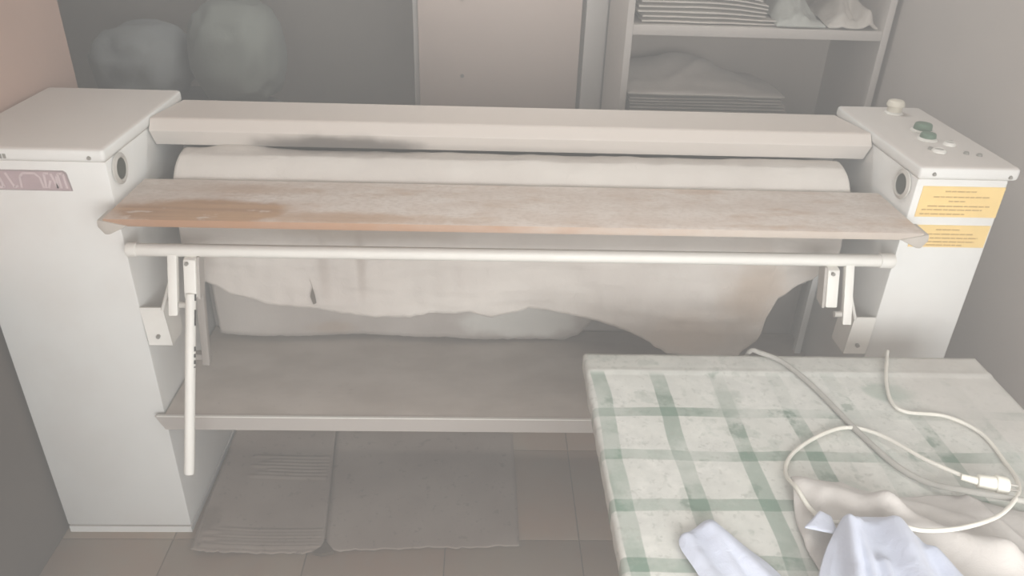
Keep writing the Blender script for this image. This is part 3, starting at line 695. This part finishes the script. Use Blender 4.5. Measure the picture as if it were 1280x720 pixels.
for i in range(5):
    h = .026 + .006*random.random(); dx = random.uniform(-.012, .012)
    obj('folded_sheet', lambda bm: folded(bm, .408+dx, .835+dx*1.5-.012*i, 1.005+abs(dx)*.6, 1.30, z, h, i*3.1, 1.197), 'sheet', None, smooth=True,
        label='folded white sheet, %s of the stack on the upper shelf' % (ORD[i] if i < 4 else 'topmost'), category='sheet', group='folded sheets on the upper shelf')
    z += h
z = .816
for i in range(7):
    h = .020 + .004*random.random(); dx = random.uniform(-.012, .012)
    obj('folded_sheet', lambda bm: folded(bm, .405+dx*.5, .955+dx*1.5-.006*i, 1.000+abs(dx)*.6, 1.32, z, h, 40+i*3.1, .816), 'sheet_dusty', None, smooth=True,
        label='dusty folded sheet, %s of the stack on the lower shelf' % (ORD[i] if i < 6 else 'topmost'), category='sheet', group='folded sheets on the lower shelf')
    z += h
zl_top = z
def lump(bm, c, r, seed, amp, fs, flat=True, sub=4, ridged=True):
    t = bmesh.new(); bmesh.ops.create_icosphere(t, subdivisions=sub, radius=1.0)
    for v in t.verts:
        n = v.co.normalized(); p = Vector((abs(n.x)**.75*math.copysign(1, n.x), abs(n.y)**.75*math.copysign(1, n.y), abs(n.z)**.8*math.copysign(1, n.z)))
        f = noise.fractal(n*fs + Vector((seed, seed*.7, 0)), 1.0, 2.0, 4)
        if ridged: f = .5 - abs(f)*1.6
        p = p*(1 + amp*f)
        q = Vector((p.x*r[0], p.y*r[1], p.z*r[2])); q.z = max(q.z, -r[2]*.82) if flat else q.z
        v.co = q + Vector(c)
    b_merge(bm, t)
def heap(name, mat, x, y, z, rx, ry, rz, seed, amp, fs, label, cat, group=None, ridged=True):
    bm = bmesh.new(); lump(bm, (0, 0, 0), (rx, ry, rz), seed, amp, fs, ridged=ridged)
    lo = min(v.co.z for v in bm.verts); bmesh.ops.translate(bm, verts=bm.verts, vec=(x, y, z-lo))
    o = obj(name, bm, mat, None, smooth='all', label=label, category=cat)
    if group: o['group'] = group
    return o
soft_cloth('crumpled_sheet', (
    [(.395, .995), (.55, .988), (.75, .992), (.925, 1.00)], [(.40, 1.32), (.65, 1.32), (.90, 1.31)],
    [(.395, .995), (.398, 1.15), (.40, 1.32)], [(.925, 1.00), (.93, 1.15), (.90, 1.31)]),
    [((.44, 1.20), (.60, 1.20), .13, .060), ((.60, 1.20), (.74, 1.16), .10, .030), ((.42, 1.05), (.80, 1.07), .03, .008), ((.55, 1.06), (.70, 1.18), .02, .010)],
    zl_top+.001, .006, 'sheet_dusty', 'crumpled dusty sheet heaped on top of the lower shelf stack', .004, 12, 80, 50, cat='sheet')
def crumple(x0, x1, mat, seed, hgt, label):
    rnd = random.Random(seed); cx = (x0+x1)/2
    rd = [((cx-.02, 1.10), (cx+.02, 1.24), .055, hgt)]
    for k in range(9):
        a = (rnd.uniform(x0+.02, x1-.02), rnd.uniform(1.00, 1.10)); b = (rnd.uniform(x0+.02, x1-.02), rnd.uniform(1.08, 1.26))
        rd.append((a, b, rnd.uniform(.010, .022), rnd.uniform(.008, .020)))
    o = soft_cloth('crumpled_sheet', ([(x0, .995), (cx, .988), (x1, .998)], [(x0, 1.30), (cx, 1.31), (x1, 1.30)], [(x0, .995), (x0, 1.15), (x0, 1.30)], [(x1, .998), (x1, 1.15), (x1, 1.30)]),
        rd, 1.197, .006, mat, label, .008, 20, 60, 60, cat='sheet')
    o['group'] = 'crumpled sheets on the upper shelf'
crumple(.850, 1.010, 'sheet_green', 5, .060, 'crumpled pale greenish sheet beside the folded stack on the upper shelf')
crumple(1.018, 1.180, 'sheet', 9, .050, 'crumpled white sheet next to the right side panel on the upper shelf')

# ------------------------------------------------------------------ linen bundles piled in the alcove
G = 'linen bundles in the alcove'
heap('linen_bundle', 'bundle', -1.66, 1.62, 0, .25, .24, .24, 1.0, .15, 1.6, 'large dim linen bundle at the bottom of the alcove pile, against the corner', 'bundle', G)
heap('linen_bundle', 'bundle_green', -1.10, 1.62, 0, .23, .24, .24, 2.0, .15, 1.6, 'large dim linen bundle at the bottom of the alcove pile, on its open side', 'bundle', G)
heap('linen_bundle', 'bundle', -1.28, 1.62, .450, .40, .24, .17, 5.0, .15, 1.6, 'middle linen bundle of the alcove pile', 'bundle', G)
heap('linen_bundle', 'bundle', -1.42, 1.58, .769, .165, .20, .150, 7.0, .14, 1.5, 'pale bluish grey linen bundle on the alcove pile, behind the wide cabinet', 'bundle', G)
heap('linen_bundle', 'bundle_green', -1.06, 1.62, .769, .165, .20, .200, 11.0, .14, 1.5, 'taller greenish linen bundle on the alcove pile, farther from the corner', 'bundle', G)
